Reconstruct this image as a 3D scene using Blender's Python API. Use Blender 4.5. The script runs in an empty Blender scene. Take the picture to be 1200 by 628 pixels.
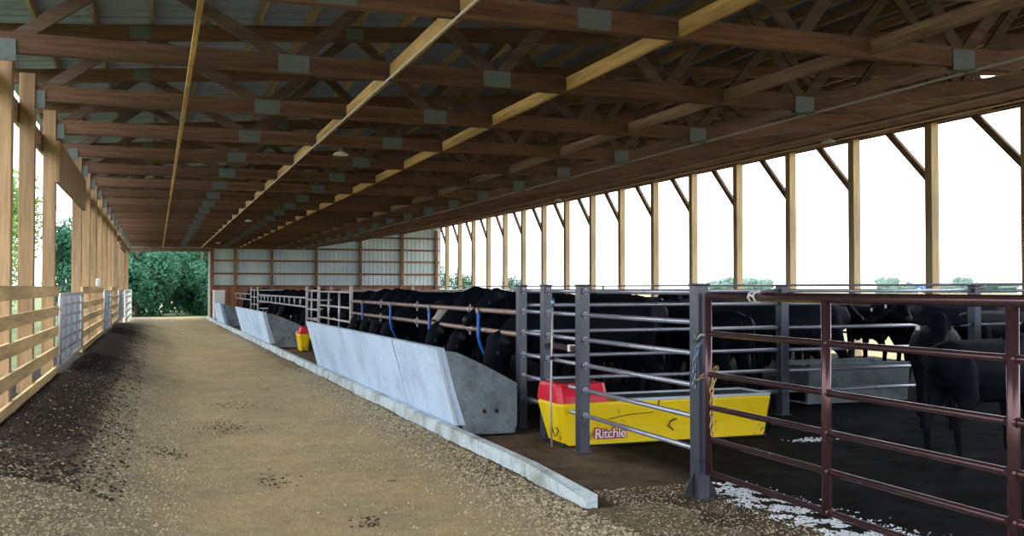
import bpy, bmesh, math, random
from mathutils import Vector, Matrix, noise
random.seed(7)
R = math.radians
scene = bpy.context.scene
COL = scene.collection
ORD = ['first','second','third','fourth','fifth','sixth','seventh','eighth','ninth','tenth','eleventh','twelfth',
       'thirteenth','fourteenth','fifteenth','sixteenth','seventeenth','eighteenth','nineteenth','twentieth',
       'twenty-first','twenty-second','twenty-third','twenty-fourth','twenty-fifth','twenty-sixth','twenty-seventh',
       'twenty-eighth','twenty-ninth','thirtieth']
for tens in ('thirt', 'fort', 'fift'):
    if tens != 'thirt': ORD.append(tens+'ieth')
    ORD += [tens+'y-'+w for w in ORD[:9]]

# ------------------------------------------------------------------ helpers
def link(o, parent=None):
    COL.objects.link(o)
    if parent is not None: o.parent = parent
    return o
def obj(name, bm, mat=None, parent=None, smooth=False):
    me = bpy.data.meshes.new(name); bm.normal_update(); bm.to_mesh(me); bm.free()
    if mat is not None:
        for m in (mat if isinstance(mat, (list, tuple)) else [mat]): me.materials.append(m)
    if smooth:
        for p in me.polygons: p.use_smooth = True
    return link(bpy.data.objects.new(name, me), parent)
def tag(o, label=None, cat=None, group=None, kind=None):
    if label: o['label'] = label
    if cat: o['category'] = cat
    if group: o['group'] = group
    if kind: o['kind'] = kind
    return o
def empty(name, loc, rz=0.0):
    o = bpy.data.objects.new(name, None); o.location = loc; o.rotation_euler = (0, 0, rz)
    o.empty_display_size = .1
    return link(o)
def copy_tree(o, parent=None):
    c = o.copy(); COL.objects.link(c)
    c.parent = parent
    for ch in [x for x in bpy.data.objects if x.parent == o]: copy_tree(ch, c)
    return c
def B(): return bmesh.new()
def box(bm, c, s, rot=None, bev=0.0, mi=0):
    r = bmesh.ops.create_cube(bm, size=1.0)
    vs = r['verts']
    for v in vs: v.co = Vector((v.co.x*s[0], v.co.y*s[1], v.co.z*s[2]))
    if bev > 0:
        es = list({e for v in vs for e in v.link_edges})
        g = bmesh.ops.bevel(bm, geom=es, offset=min(bev, min(s)*.45), segments=1, affect='EDGES')
        vs = list({v for f in g['faces'] for v in f.verts})
    for v in vs:
        if rot is not None: v.co = rot @ v.co
        v.co += Vector(c)
    if mi:
        for f in {f for v in vs for f in v.link_faces}: f.material_index = mi
    return vs
def beam(bm, p0, p1, w, h, bev=.004, up=(0,0,1), mi=0):
    p0, p1 = Vector(p0), Vector(p1); d = p1-p0; L = d.length; d.normalize()
    u = Vector(up)
    if abs(d.dot(u)) > .98: u = Vector((0,1,0))
    s = d.cross(u).normalized(); u = s.cross(d).normalized()
    m = Matrix((d, s, u)).transposed()
    return box(bm, (p0+p1)/2, (L, w, h), m, bev, mi)
def tube(bm, pts, r, n=10, cap=True, mi=0):
    pts = [Vector(p) for p in pts]; rings = []
    rr = r if isinstance(r, (list, tuple)) else [r]*len(pts)
    prev = None
    for i, p in enumerate(pts):
        if i == 0: t = pts[1]-p
        elif i == len(pts)-1: t = p-pts[i-1]
        else: t = (pts[i+1]-p).normalized()+(p-pts[i-1]).normalized()
        t.normalize()
        if prev is None:
            a = Vector((0,0,1)) if abs(t.z) < .9 else Vector((1,0,0))
            x = t.cross(a).normalized()
        else: x = (prev-t*prev.dot(t)).normalized()
        prev = x; y = t.cross(x)
        rings.append([bm.verts.new(p+(x*math.cos(2*math.pi*k/n)+y*math.sin(2*math.pi*k/n))*rr[i]) for k in range(n)])
    for a, b in zip(rings, rings[1:]):
        for k in range(n):
            f = bm.faces.new((a[k], a[(k+1)%n], b[(k+1)%n], b[k])); f.smooth = True; f.material_index = mi
    if cap:
        f = bm.faces.new(list(reversed(rings[0]))); f.material_index = mi
        f = bm.faces.new(rings[-1]); f.material_index = mi
def prism(bm, poly, axis, a, b, mi=0):
    # poly: list of 2D points in the two other axes, extruded along axis from a to b
    def mk(p, t):
        if axis == 'x': return Vector((t, p[0], p[1]))
        if axis == 'y': return Vector((p[0], t, p[1]))
        return Vector((p[0], p[1], t))
    A = [bm.verts.new(mk(p, a)) for p in poly]; C = [bm.verts.new(mk(p, b)) for p in poly]
    fs = [bm.faces.new(A), bm.faces.new(list(reversed(C)))]
    n = len(poly)
    for i in range(n): fs.append(bm.faces.new((A[(i+1)%n], A[i], C[i], C[(i+1)%n])))
    for f in fs: f.material_index = mi
    bmesh.ops.recalc_face_normals(bm, faces=fs)
    return fs
def arc(c, r, a0, a1, n, plane='xz'):
    out = []
    for i in range(n+1):
        a = R(a0+(a1-a0)*i/n)
        out.append((c[0]+r*math.cos(a), c[1], c[2]+r*math.sin(a)) if plane == 'xz' else (c[0], c[1]+r*math.cos(a), c[2]+r*math.sin(a)))
    return out

# ------------------------------------------------------------------ materials
def lin(c):
    return tuple(((v/12.92) if v <= .04045 else ((v+.055)/1.055)**2.4) for v in [x/255 for x in c]) + (1,)
def newmat(name):
    m = bpy.data.materials.new(name); m.use_nodes = True
    nt = m.node_tree; bs = nt.nodes['Principled BSDF']
    return m, nt, bs
def N(nt, t, **kw):
    n = nt.nodes.new(t)
    for k, v in kw.items():
        if k.startswith('i_'): n.inputs[k[2:].replace('_', ' ')].default_value = v
        else: setattr(n, k, v)
    return n
def ramp(nt, fac, stops):
    r = nt.nodes.new('ShaderNodeValToRGB'); e = r.color_ramp.elements
    while len(e) < len(stops): e.new(.5)
    for el, (p, c) in zip(e, stops): el.position = p; el.color = c
    nt.links.new(fac, r.inputs[0]); return r
def coords(nt, scale=(1,1,1), world=False):
    if world:
        g = nt.nodes.new('ShaderNodeNewGeometry'); out = g.outputs['Position']
    else:
        g = nt.nodes.new('ShaderNodeTexCoord'); out = g.outputs['Object']
    mp = nt.nodes.new('ShaderNodeMapping'); mp.inputs['Scale'].default_value = scale
    nt.links.new(out, mp.inputs[0]); return mp.outputs[0]
def mixc(nt, fac, a, b, blend='MIX'):
    m = nt.nodes.new('ShaderNodeMix'); m.data_type = 'RGBA'; m.blend_type = blend
    for sock, v in ((m.inputs[0], fac), (m.inputs[6], a), (m.inputs[7], b)):
        if hasattr(v, 'links') or isinstance(v, bpy.types.NodeSocket): nt.links.new(v, sock)
        else: sock.default_value = v
    return m.outputs[2]
def bump(nt, bs, h, strength=.3, dist=.01):
    b = nt.nodes.new('ShaderNodeBump'); b.inputs['Strength'].default_value = strength; b.inputs['Distance'].default_value = dist
    nt.links.new(h, b.inputs['Height']); nt.links.new(b.outputs[0], bs.inputs['Normal'])
def wood(name, col, axis='x', dark=.55, rough=.75, var=.25):
    m, nt, bs = newmat(name)
    sc = {'x': (1.2, 16, 16), 'y': (16, 1.2, 16), 'z': (16, 16, 1.2)}[axis]
    c = coords(nt, sc)
    n1 = N(nt, 'ShaderNodeTexNoise', i_Scale=2.2, i_Detail=5.0, i_Roughness=.6); nt.links.new(c, n1.inputs['Vector'])
    c2 = coords(nt, tuple(v*.12 for v in sc))
    n2 = N(nt, 'ShaderNodeTexNoise', i_Scale=3.0, i_Detail=3.0); nt.links.new(c2, n2.inputs['Vector'])
    a = lin(col); d = tuple(v*dark for v in a[:3])+(1,)
    r = ramp(nt, n1.outputs['Fac'], [(.32, d), (.62, a)])
    r2 = ramp(nt, n2.outputs['Fac'], [(.35, (.62,.6,.6,1)), (.6, (1,1,1,1))])
    o = mixc(nt, 1.0, r.outputs[0], r2.outputs[0], 'MULTIPLY')
    oi = N(nt, 'ShaderNodeObjectInfo')
    mr = N(nt, 'ShaderNodeMapRange'); mr.inputs[3].default_value = 1-var; mr.inputs[4].default_value = 1+var
    nt.links.new(oi.outputs['Random'], mr.inputs[0])
    o = mixc(nt, 1.0, o, mr.outputs[0], 'MULTIPLY')
    nt.links.new(o, bs.inputs['Base Color']); bs.inputs['Roughness'].default_value = rough
    bs.inputs['Specular IOR Level'].default_value = .25
    bump(nt, bs, n1.outputs['Fac'], .25, .004)
    return m
def paint(name, col, rough=.4, metal=0.0, worn=None, wscale=9.0, wpos=(.58,.68), bmp=0.05, spec=.5):
    m, nt, bs = newmat(name)
    c = coords(nt)
    n1 = N(nt, 'ShaderNodeTexNoise', i_Scale=wscale, i_Detail=6.0, i_Roughness=.65); nt.links.new(c, n1.inputs['Vector'])
    a = lin(col); w = lin(worn) if worn else tuple(v*.8 for v in a[:3])+(1,)
    r = ramp(nt, n1.outputs['Fac'], [(wpos[0], a), (wpos[1], w)])
    nt.links.new(r.outputs[0], bs.inputs['Base Color'])
    rr = ramp(nt, n1.outputs['Fac'], [(.3, (rough*.8,)*3+(1,)), (.7, (min(1, rough*1.35),)*3+(1,))])
    nt.links.new(rr.outputs[0], bs.inputs['Roughness'])
    bs.inputs['Metallic'].default_value = metal; bs.inputs['Specular IOR Level'].default_value = spec
    if bmp: bump(nt, bs, n1.outputs['Fac'], bmp, .004)
    return m

M = {}
M['chord'] = wood('lumber_redbrown', (120, 90, 72), 'x')
M['chord_dark'] = wood('lumber_webs', (104, 84, 72), 'x')
M['purlin'] = wood('lumber_purlin', (176, 146, 112), 'y')
M['brace'] = wood('lumber_yellow_lit', (232, 188, 122), 'y', dark=.7, var=.08)  # new wood, its yellow raised to carry side light on the boards
M['header'] = wood('lumber_header', (166, 134, 112), 'y')
M['post_r'] = wood('lumber_post_tan', (204, 180, 142), 'z', dark=.8, var=.12)
M['post_l'] = wood('lumber_post_brown', (172, 142, 108), 'z', dark=.7, var=.12)
M['fence'] = wood('lumber_fence', (214, 184, 130), 'y', dark=.75, var=.1)
M['girt'] = wood('lumber_girt', (150, 108, 78), 'x')
M['kick'] = wood('lumber_kickboard', (176, 120, 92), 'z', var=.1)
M['steel'] = paint('grey_painted_steel', (68, 73, 86), .3, .35, (66, 62, 66), 5, bmp=0)
M['steel_rail'] = paint('grey_steel_pipe', (156, 160, 176), .3, .55, (136, 136, 148), 4, bmp=0)
M['brown'] = paint('maroon_brown_paint', (84, 58, 62), .22, .55, (70, 48, 50), 4, bmp=0)
M['brown_rail'] = paint('rusty_pipe', (150, 128, 120), .4, .35, (118, 92, 76), 4, bmp=0)
M['galv'] = paint('galvanised_pipe', (176, 174, 174), .4, .4, (150, 144, 138), 12)
M['plate'] = paint('galvanised_plate', (98, 108, 108), .5, .4, (80, 88, 86), 22)
M['white'] = paint('white_trim', (222, 222, 218), .5, 0, (196, 196, 190), 8)
M['blue'] = paint('blue_plastic', (24, 92, 180), .4, 0, (18, 70, 140), 8)
M['yellow'] = paint('yellow_plastic', (236, 204, 10), .42, 0, (150, 120, 14), 5, (.6, .68))
M['red'] = paint('red_plastic', (206, 22, 52), .38, 0, (150, 18, 36), 6, (.62, .72))
M['rim'] = paint('white_rim', (180, 194, 214), .4, 0)
M['brass'] = paint('brass_chain', (186, 156, 104), .35, .7, (120, 96, 62), 30)
M['chain'] = paint('steel_chain', (120, 146, 172), .3, .7)
M['logo_white'] = paint('logo_white', (240, 236, 238), .5)
M['logo_purple'] = paint('logo_purple', (150, 42, 92), .5)
M['black'] = paint('black_rubber', (22, 22, 24), .6)

def concrete(name, col, stain, sc=1.6, rough=.8):
    m, nt, bs = newmat(name)
    c = coords(nt, world=True)
    n1 = N(nt, 'ShaderNodeTexNoise', i_Scale=sc, i_Detail=8.0, i_Roughness=.62); nt.links.new(c, n1.inputs['Vector'])
    n2 = N(nt, 'ShaderNodeTexNoise', i_Scale=38.0, i_Detail=4.0); nt.links.new(c, n2.inputs['Vector'])
    r = ramp(nt, n1.outputs['Fac'], [(.38, lin(stain)), (.56, lin(col))])
    r2 = ramp(nt, n2.outputs['Fac'], [(.33, (.7,.7,.7,1)), (.45, (1,1,1,1))])
    nt.links.new(mixc(nt, 1.0, r.outputs[0], r2.outputs[0], 'MULTIPLY'), bs.inputs['Base Color'])
    bs.inputs['Roughness'].default_value = rough
    bump(nt, bs, n2.outputs['Fac'], .3, .004)
    return m
M['bunk'] = concrete('bunk_concrete_lit', (184, 206, 232), (164, 186, 212))  # front tone includes the light from the open left side
M['bunk_shaded'] = concrete('bunk_concrete_shaded', (118, 132, 142), (92, 102, 110), 3.0)  # same concrete, shade put into the colour for less lit faces
M['curb'] = concrete('curb_concrete', (184, 198, 206), (140, 146, 144), 2.5)

# alley floor
def alley_mat():
    m, nt, bs = newmat('packed_tan_gravel')
    g = nt.nodes.new('ShaderNodeNewGeometry'); sx = N(nt, 'ShaderNodeSeparateXYZ'); nt.links.new(g.outputs['Position'], sx.inputs[0])
    P = g.outputs['Position']
    def noi(s, d=5.0, ro=.6, scale=(1,1,1)):
        mp = N(nt, 'ShaderNodeMapping'); mp.inputs['Scale'].default_value = scale; nt.links.new(P, mp.inputs[0])
        n = N(nt, 'ShaderNodeTexNoise', i_Scale=s, i_Detail=d, i_Roughness=ro); nt.links.new(mp.outputs[0], n.inputs['Vector']); return n.outputs['Fac']
    def math_(op, a, b=None, c=None):
        n = N(nt, 'ShaderNodeMath', operation=op)
        for i, v in enumerate((a, b, c)):
            if v is None: continue
            if isinstance(v, bpy.types.NodeSocket): nt.links.new(v, n.inputs[i])
            else: n.inputs[i].default_value = v
        return n.outputs[0]
    def sm(v, lo, hi):
        n = N(nt, 'ShaderNodeMapRange', interpolation_type='SMOOTHSTEP'); nt.links.new(v, n.inputs[0])
        n.inputs[1].default_value = lo; n.inputs[2].default_value = hi; return n.outputs[0]
    fine = noi(70, 6, .75); mid = noi(7, 6, .65); big = noi(1.1, 4, .55)
    base = ramp(nt, mid, [(.3, lin((150, 134, 106))), (.52, lin((180, 162, 128))), (.7, lin((198, 182, 148)))]).outputs[0]
    tint = ramp(nt, big, [(.35, lin((156, 142, 112))), (.6, lin((190, 170, 128)))]).outputs[0]
    base = mixc(nt, .5, base, tint)
    # loose grey gravel on both shoulders
    xw = math_('ADD', sx.outputs[0], math_('MULTIPLY', math_('SUBTRACT', mid, .5), 1.6))
    left = math_('SUBTRACT', 1.0, sm(xw, -.55, .15))
    right = sm(xw, 1.95, 3.0)
    grey = ramp(nt, fine, [(.36, lin((84, 74, 60))), (.5, lin((146, 134, 110))), (.64, lin((206, 196, 172)))]).outputs[0]
    base = mixc(nt, math_('MULTIPLY', math_('MAXIMUM', left, right), .8), base, grey)
    # dark trampled manure along the wooden fence
    yw = sx.outputs[1]; fz = noi(30, 5, .8)
    xm = math_('ADD', sx.outputs[0], math_('MULTIPLY', math_('SUBTRACT', math_('ADD', math_('MULTIPLY', noi(2.6, 6, .7), .6), math_('MULTIPLY', fz, .4)), .5), 1.9))
    nearfade = sm(yw, 5.6, 9.5)
    thr = math_('SUBTRACT', 1.0, sm(xm, -.75, -.1))
    farf = math_('SUBTRACT', 1.0, sm(yw, 33, 44))
    dm = math_('MULTIPLY', math_('MULTIPLY', thr, nearfade), farf)
    dark = ramp(nt, fine, [(.4, lin((30, 26, 24))), (.58, lin((58, 50, 46))), (.68, lin((132, 122, 110)))]).outputs[0]
    base = mixc(nt, dm, base, dark)
    # scattered dung blotches and the dark strip beside the curb
    blot = ramp(nt, noi(1.5, 8, .72, (1, .6, 1)), [(.62, (0,0,0,1)), (.67, (1,1,1,1))]).outputs[0]
    base = mixc(nt, math_('MULTIPLY', blot, .75), base, lin((70, 60, 42)))
    strip = math_('MULTIPLY', math_('MULTIPLY', sm(xw, 2.35, 2.75), .75), sm(fz, .35, .6))
    base = mixc(nt, strip, base, lin((80, 70, 52)))
    sp = ramp(nt, noi(160, 3, .6), [(.34, (.5,.48,.45,1)), (.48, (1,1,1,1)), (.66, (1.1,1.1,1.1,1))]).outputs[0]
    base = mixc(nt, 1.0, base, sp, 'MULTIPLY')
    nt.links.new(base, bs.inputs['Base Color']); bs.inputs['Roughness'].default_value = .95
    bs.inputs['Specular IOR Level'].default_value = .15
    bump(nt, bs, math_('ADD', fine, math_('MULTIPLY', noi(22, 5, .7), 1.5)), .9, .03)
    return m
M['alley'] = alley_mat()
def mud_mat():
    m, nt, bs = newmat('wet_dark_mud')
    c = coords(nt, world=True)
    n1 = N(nt, 'ShaderNodeTexNoise', i_Scale=2.0, i_Detail=8.0, i_Roughness=.65); nt.links.new(c, n1.inputs['Vector'])
    n2 = N(nt, 'ShaderNodeTexNoise', i_Scale=26.0, i_Detail=5.0, i_Roughness=.7); nt.links.new(c, n2.inputs['Vector'])
    g = nt.nodes.new('ShaderNodeNewGeometry'); sx = N(nt, 'ShaderNodeSeparateXYZ'); nt.links.new(g.outputs['Position'], sx.inputs[0])
    pad = ramp(nt, n1.outputs['Fac'], [(.35, lin((62, 50, 42))), (.65, lin((112, 96, 80)))]).outputs[0]
    mud = ramp(nt, n1.outputs['Fac'], [(.35, lin((9, 9, 11))), (.7, lin((21, 19, 20)))]).outputs[0]
    mr = N(nt, 'ShaderNodeMapRange', interpolation_type='SMOOTHSTEP'); mr.inputs[1].default_value = 3.9; mr.inputs[2].default_value = 4.5
    nt.links.new(sx.outputs[0], mr.inputs[0])
    nt.links.new(mixc(nt, mr.outputs[0], pad, mud), bs.inputs['Base Color'])
    rr = ramp(nt, n1.outputs['Fac'], [(.4, (.75,)*3+(1,)), (.6, (.95,)*3+(1,))]); nt.links.new(rr.outputs[0], bs.inputs['Roughness'])
    bs.inputs['Specular IOR Level'].default_value = .06
    bump(nt, bs, n2.outputs['Fac'], .6, .02)
    return m
M['mud'] = mud_mat()
def two(name, c1, c2, sc, rough=.9, b=.5, trans=False, spec=.2):
    m, nt, bs = newmat(name)
    c = coords(nt, world=True)
    n1 = N(nt, 'ShaderNodeTexNoise', i_Scale=sc, i_Detail=6.0, i_Roughness=.65); nt.links.new(c, n1.inputs['Vector'])
    r = ramp(nt, n1.outputs['Fac'], [(.35, lin(c1)), (.65, lin(c2))])
    nt.links.new(r.outputs[0], bs.inputs['Base Color']); bs.inputs['Roughness'].default_value = rough
    bs.inputs['Specular IOR Level'].default_value = spec
    if b: bump(nt, bs, n1.outputs['Fac'], b, .02)
    if trans:
        t = N(nt, 'ShaderNodeBsdfTranslucent'); nt.links.new(r.outputs[0], t.inputs[0])
        mx = N(nt, 'ShaderNodeMixShader'); mx.inputs[0].default_value = .4
        nt.links.new(bs.outputs[0], mx.inputs[1]); nt.links.new(t.outputs[0], mx.inputs[2])
        nt.links.new(mx.outputs[0], nt.nodes['Material Output'].inputs[0])
    return m
M['grass'] = two('lawn_grass', (78, 92, 58), (112, 122, 80), 4)
M['field'] = two('stubble_field', (150, 134, 96), (176, 158, 112), .05, b=0)
M['pebble'] = two('pebbles', (112, 102, 84), (190, 178, 150), 22)
M['pebble_dark'] = two('dark_crumbs', (34, 29, 26), (66, 56, 48), 18)
M['lime'] = two('white_lime', (190, 200, 212), (232, 236, 240), 30, rough=.7)
M['leaf_dark'] = two('leaves_dark', (28, 70, 56), (84, 132, 104), 1.2, b=0, trans=True)
M['leaf'] = two('leaves_green', (84, 120, 58), (150, 176, 100), 1.0, b=0, trans=True)
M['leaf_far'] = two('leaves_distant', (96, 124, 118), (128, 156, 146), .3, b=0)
M['bark'] = two('bark', (62, 52, 42), (98, 86, 72), 12)
M['roof'] = paint('roof_sheet', (142, 152, 180), .6, .1, (124, 134, 160), 3)
def siding():
    m, nt, bs = newmat('white_ribbed_siding')
    c = coords(nt)
    n1 = N(nt, 'ShaderNodeTexNoise', i_Scale=1.2, i_Detail=3.0); nt.links.new(c, n1.inputs['Vector'])
    r = ramp(nt, n1.outputs['Fac'], [(.3, lin((178, 196, 204))), (.7, lin((204, 214, 212)))])
    nt.links.new(r.outputs[0], bs.inputs['Base Color']); bs.inputs['Roughness'].default_value = .5
    t = N(nt, 'ShaderNodeBsdfTranslucent'); nt.links.new(r.outputs[0], t.inputs[0])
    mx = N(nt, 'ShaderNodeMixShader'); mx.inputs[0].default_value = .16
    nt.links.new(bs.outputs[0], mx.inputs[1]); nt.links.new(t.outputs[0], mx.inputs[2])
    nt.links.new(mx.outputs[0], nt.nodes['Material Output'].inputs[0])
    return m
M['siding'] = siding()
def hide(face=False):
    m, nt, bs = newmat('black_hide_white_face' if face else 'black_hide')
    c = coords(nt)
    n1 = N(nt, 'ShaderNodeTexNoise', i_Scale=5.0, i_Detail=5.0); nt.links.new(c, n1.inputs['Vector'])
    n2 = N(nt, 'ShaderNodeTexNoise', i_Scale=90.0, i_Detail=3.0); nt.links.new(c, n2.inputs['Vector'])
    r = ramp(nt, n1.outputs['Fac'], [(.35, lin((5, 9, 16))), (.7, lin((15, 20, 30)))]).outputs[0]
    if face:
        d = N(nt, 'ShaderNodeVectorMath', operation='DISTANCE'); tc = N(nt, 'ShaderNodeTexCoord')
        nt.links.new(tc.outputs['Object'], d.inputs[0]); d.inputs[1].default_value = (1.36, 0.0, 1.2)
        rr = ramp(nt, d.outputs['Value'], [(.15, (1,1,1,1)), (.19, (0,0,0,1))]).outputs[0]
        r = mixc(nt, rr, r, lin((206, 200, 190)))
    nt.links.new(r, bs.inputs['Base Color']); bs.inputs['Roughness'].default_value = .7
    bs.inputs['Specular IOR Level'].default_value = .07
    bump(nt, bs, n2.outputs['Fac'], .3, .004)
    return m
M['hide'] = hide(); M['hide_face'] = hide(True)

# ------------------------------------------------------------------ world and camera
w = bpy.data.worlds.new('overcast_sky'); scene.world = w; w.use_nodes = True
nt = w.node_tree; bg = nt.nodes['Background']
tc = N(nt, 'ShaderNodeTexCoord'); sx = N(nt, 'ShaderNodeSeparateXYZ'); nt.links.new(tc.outputs['Generated'], sx.inputs[0])
rp = ramp(nt, sx.outputs[2], [(0.0, (.93, .96, 1.0, 1)), (.5, (.86, .93, 1.0, 1))])
nt.links.new(rp.outputs[0], bg.inputs[0]); bg.inputs[1].default_value = 3.6
scene.view_settings.view_transform = 'Standard'; scene.view_settings.look = 'None'
scene.view_settings.gamma = 1; scene.view_settings.use_curve_mapping = False
scene.view_settings.exposure = 0.35
scene.cycles.max_bounces = 8; scene.cycles.diffuse_bounces = 5; scene.cycles.use_denoising = True
sun = bpy.data.lights.new('hazy_sun', 'SUN'); sun.energy = 1.6; sun.angle = R(24); sun.color = (1, .95, .86)
so = link(bpy.data.objects.new('hazy_sun', sun)); so.rotation_euler = (R(52), 0, R(-70))

cam = bpy.data.cameras.new('camera'); co = link(bpy.data.objects.new('camera', cam)); scene.camera = co
co.location = (0, 0, 1.6); co.rotation_euler = (R(90+1.146), 0, R(-19.9))
cam.sensor_width = 36; cam.lens = 36*1150/1200; cam.clip_end = 3000; cam.clip_start = .05

# ------------------------------------------------------------------ dimensions
SP = 2.44; XL = -1.30; XR = 15.25; YF = 54.5; YB = -5.2
TY = [9.75 + SP*k for k in range(-5, 19)]          # truss positions
def curb_x(y): return 3.0-.0115*y
def ss(a, b, v):
    t = max(0, min(1, (v-a)/(b-a))); return t*t*(3-2*t)
def ground_z(x, y):
    z = .42*ss(.5, -1.15, x)*(1-ss(33, 50, y))
    z += .012*noise.noise((x*1.3, y*1.3, 0)) + .006*noise.noise((x*5, y*5, 3))
    return z

# ------------------------------------------------------------------ ground
def grid(name, xs, ys, zf, mat):
    bm = B(); rows = []
    for y in ys: rows.append([bm.verts.new((x, y, zf(x, y))) for x in xs])
    for a, b in zip(rows, rows[1:]):
        for i in range(len(xs)-1): bm.faces.new((a[i], a[i+1], b[i+1], b[i]))
    return obj(name, bm, mat, smooth=True)
def frange(a, b, s):
    out = []; v = a
    while v < b: out.append(v); v += s
    return out+[b]
def alley_z(x, y):
    z = ground_z(x, y)
    lump = noise.noise((x*14, y*14, 1))*.5+noise.noise((x*31, y*31, 7))*.5
    loose = max(ss(.3, -.5, x), ss(2.1, 2.9, x), .22)
    z += .018*lump*loose + .011*math.exp(-((x-curb_x(y)+.28)/.22)**2)*(1+noise.noise((x*4, y*2, 6)))
    if y > 6.55: z -= .5*ss(curb_x(y)-.0, curb_x(y)+.1, x)
    else: z -= .09*ss(3.1, 4.2, x + .5*noise.noise((x*3, y*3, 5)))
    return z+.012
ys = frange(-5, 3, .4)[:-1]+frange(3, 13, .04)[:-1]+frange(13, 24, .09)[:-1]+frange(24, 56, .3)
tag(grid('floor', frange(-1.75, 4.4, .05), ys, alley_z, M['alley']), 'tan packed gravel drive alley', 'floor', kind='structure')
tag(grid('floor_pen', frange(2.74, 15.6, .14), frange(-5, YF, .28), lambda x, y: .03*noise.noise((x*1.2, y*1.2, 9))*ss(4, 5, x)-.005, M['mud']),
    'dark muddy floor of the cattle pen', 'floor', kind='structure')
bm = B(); S = 900
def quad(bm, pts): return bm.faces.new([bm.verts.new(p) for p in pts])
quad(bm, [(-S, -S, -.14), (-1.75, -S, -.14), (-1.75, S, -.14), (-S, S, -.14)])
bmesh.ops.subdivide_edges(bm, edges=bm.edges[:], cuts=12, use_grid_fill=True)
tag(obj('ground_lawn', bm, M['grass']), 'green grass outside the left side', 'ground', kind='structure')
# lawn bank carrying the left wall
tag(grid('ground_bank', frange(-9, -1.6, .5), frange(-5, 62, 1.0), lambda x, y: -.14+.5*ss(-9, -1.9, x)*(1-ss(35, 52, y))+.03*noise.noise((x, y, 0)), M['grass']),
    'grassy bank along the left side', 'ground', kind='structure')
bm = B()
quad(bm, [(-1.75, -S, -.16), (S, -S, -.16), (S, S, -.16), (-1.75, S, -.16)])
bmesh.ops.subdivide_edges(bm, edges=bm.edges[:], cuts=12, use_grid_fill=True)
tag(grid('ground_yard', frange(-12, 30, 2), frange(56, 100, 2), lambda x, y: -.1+.03*noise.noise((x, y, 4)), M['grass']), 'grass beyond the far doorway', 'ground', kind='structure')
tag(obj('ground_field', bm, M['field']), 'pale stubble field beyond the open right side', 'ground', kind='structure')

def scatter(name, pts, mat, label, cat):
    bm = B()
    for (x, y, z, s) in pts:
        n = 5; a0 = random.random()*6.28
        top = bm.verts.new((x+random.uniform(-.2,.2)*s, y+random.uniform(-.2,.2)*s, z+s*random.uniform(.35,.75)))
        ring = []
        for k in range(n):
            a = a0+k*6.283/n; r = s*random.uniform(.65, 1.15)
            ring.append(bm.verts.new((x+r*math.cos(a), y+r*math.sin(a)*.9, z-.2*s+random.uniform(0,.25)*s)))
        for k in range(n): bm.faces.new((ring[k], ring[(k+1)%n], top))
        bm.faces.new(list(reversed(ring)))
    return tag(obj(name, bm, mat), label, cat, kind='stuff')
pts = []; dk = []
for i in range(52000):
    y = 4.2+14*random.random()**1.9
    if random.random() < .45: x = random.gauss(-.5, .42)
    elif random.random() < .6: x = curb_x(y)-abs(random.gauss(.05, .55))
    else: x = random.uniform(-.6, 2.95)
    if x < -1.25 or (y > 6.3 and x > curb_x(y)-.04) or x > 4.1: continue
    if .2 < x < 2.2 and random.random() < .72: continue
    if y > 7.5 and x < -.5 and random.random() < .8: continue
    pts.append((x, y, alley_z(x, y), random.choice((.5, .8, 1, 1.3))*random.uniform(.005, .014)))
for i in range(2600):
    y = 5.5+14*random.random()**1.6; x = curb_x(y)-.06-abs(random.gauss(0, .3))
    pts.append((x, y, alley_z(x, y), random.uniform(.012, .026)))
for i in range(2200):
    y = 4.8+9*random.random()**1.4; x = random.uniform(-1.2, .25)
    if y > 8 and x < -.4: continue
    pts.append((x, y, alley_z(x, y), random.uniform(.011, .022)))
for i in range(3200):
    y = random.uniform(4.4, 7.1); x = random.uniform(3.0, 4.15)
    if y > 6.3 and x < 3.2: continue
    pts.append((x, y, max(alley_z(x, y), 0), random.uniform(.004, .013)))
scatter('gravel', pts, M['pebble'], 'loose tan gravel strewn over the alley edges', 'gravel')
for i in range(6500):
    y = 7+24*random.random()**1.5; x = -1.2+1.0*random.random()**1.7
    if x > -.5 and random.random() < .5: continue
    dk.append((x, y, alley_z(x, y), random.uniform(.008, .03)))
for cx, cy, rr, n in ((.72, 11.6, .35, 240), (.1, 9.6, .22, 140), (.95, 8.3, .18, 60), (1.35, 6.6, .1, 50), (2.75, 8.1, .3, 150), (1.0, 13.8, .4, 120), (2.95, 9.5, .25, 140), (2.6, 10.6, .3, 90)):
    for i in range(n):
        x = random.gauss(cx, rr*.5); y = random.gauss(cy, rr*.9)
        if y > 6.9 and x > curb_x(y)-.05: continue
        dk.append((x, y, alley_z(x, y), random.uniform(.006, .02)))
for i in range(700):
    y = random.gauss(6.3, .35); x = random.uniform(3.5, 4.6)
    dk.append((x, y, 0.005, random.uniform(.005, .016)))
scatter('manure_crumbs', dk, M['pebble_dark'], 'dark trampled manure crumbs along the wooden fence and in clumps', 'manure')
lm = []
for i in range(11000):
    t = random.random(); y = 7.05-2.6*t; x = 4.28+random.gauss(0, .1+.09*t)
    if x < 4.0: x = 4.0+random.random()*.2
    if noise.noise((x*7, y*7, 2))+.5*noise.noise((x*21, y*21, 2)) < -.05: continue
    lm.append((x, y, .004, random.uniform(.004, .013)))
for i in range(150):  # white specks suggesting unidentified pale spots near the pen post
    lm.append((random.gauss(6.45, .13), random.gauss(8.6, .05), .01, random.uniform(.006, .02)))
scatter('lime_powder', lm, M['lime'], 'white lime powder spilled in a strip beneath the maroon gate', 'lime')

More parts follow.
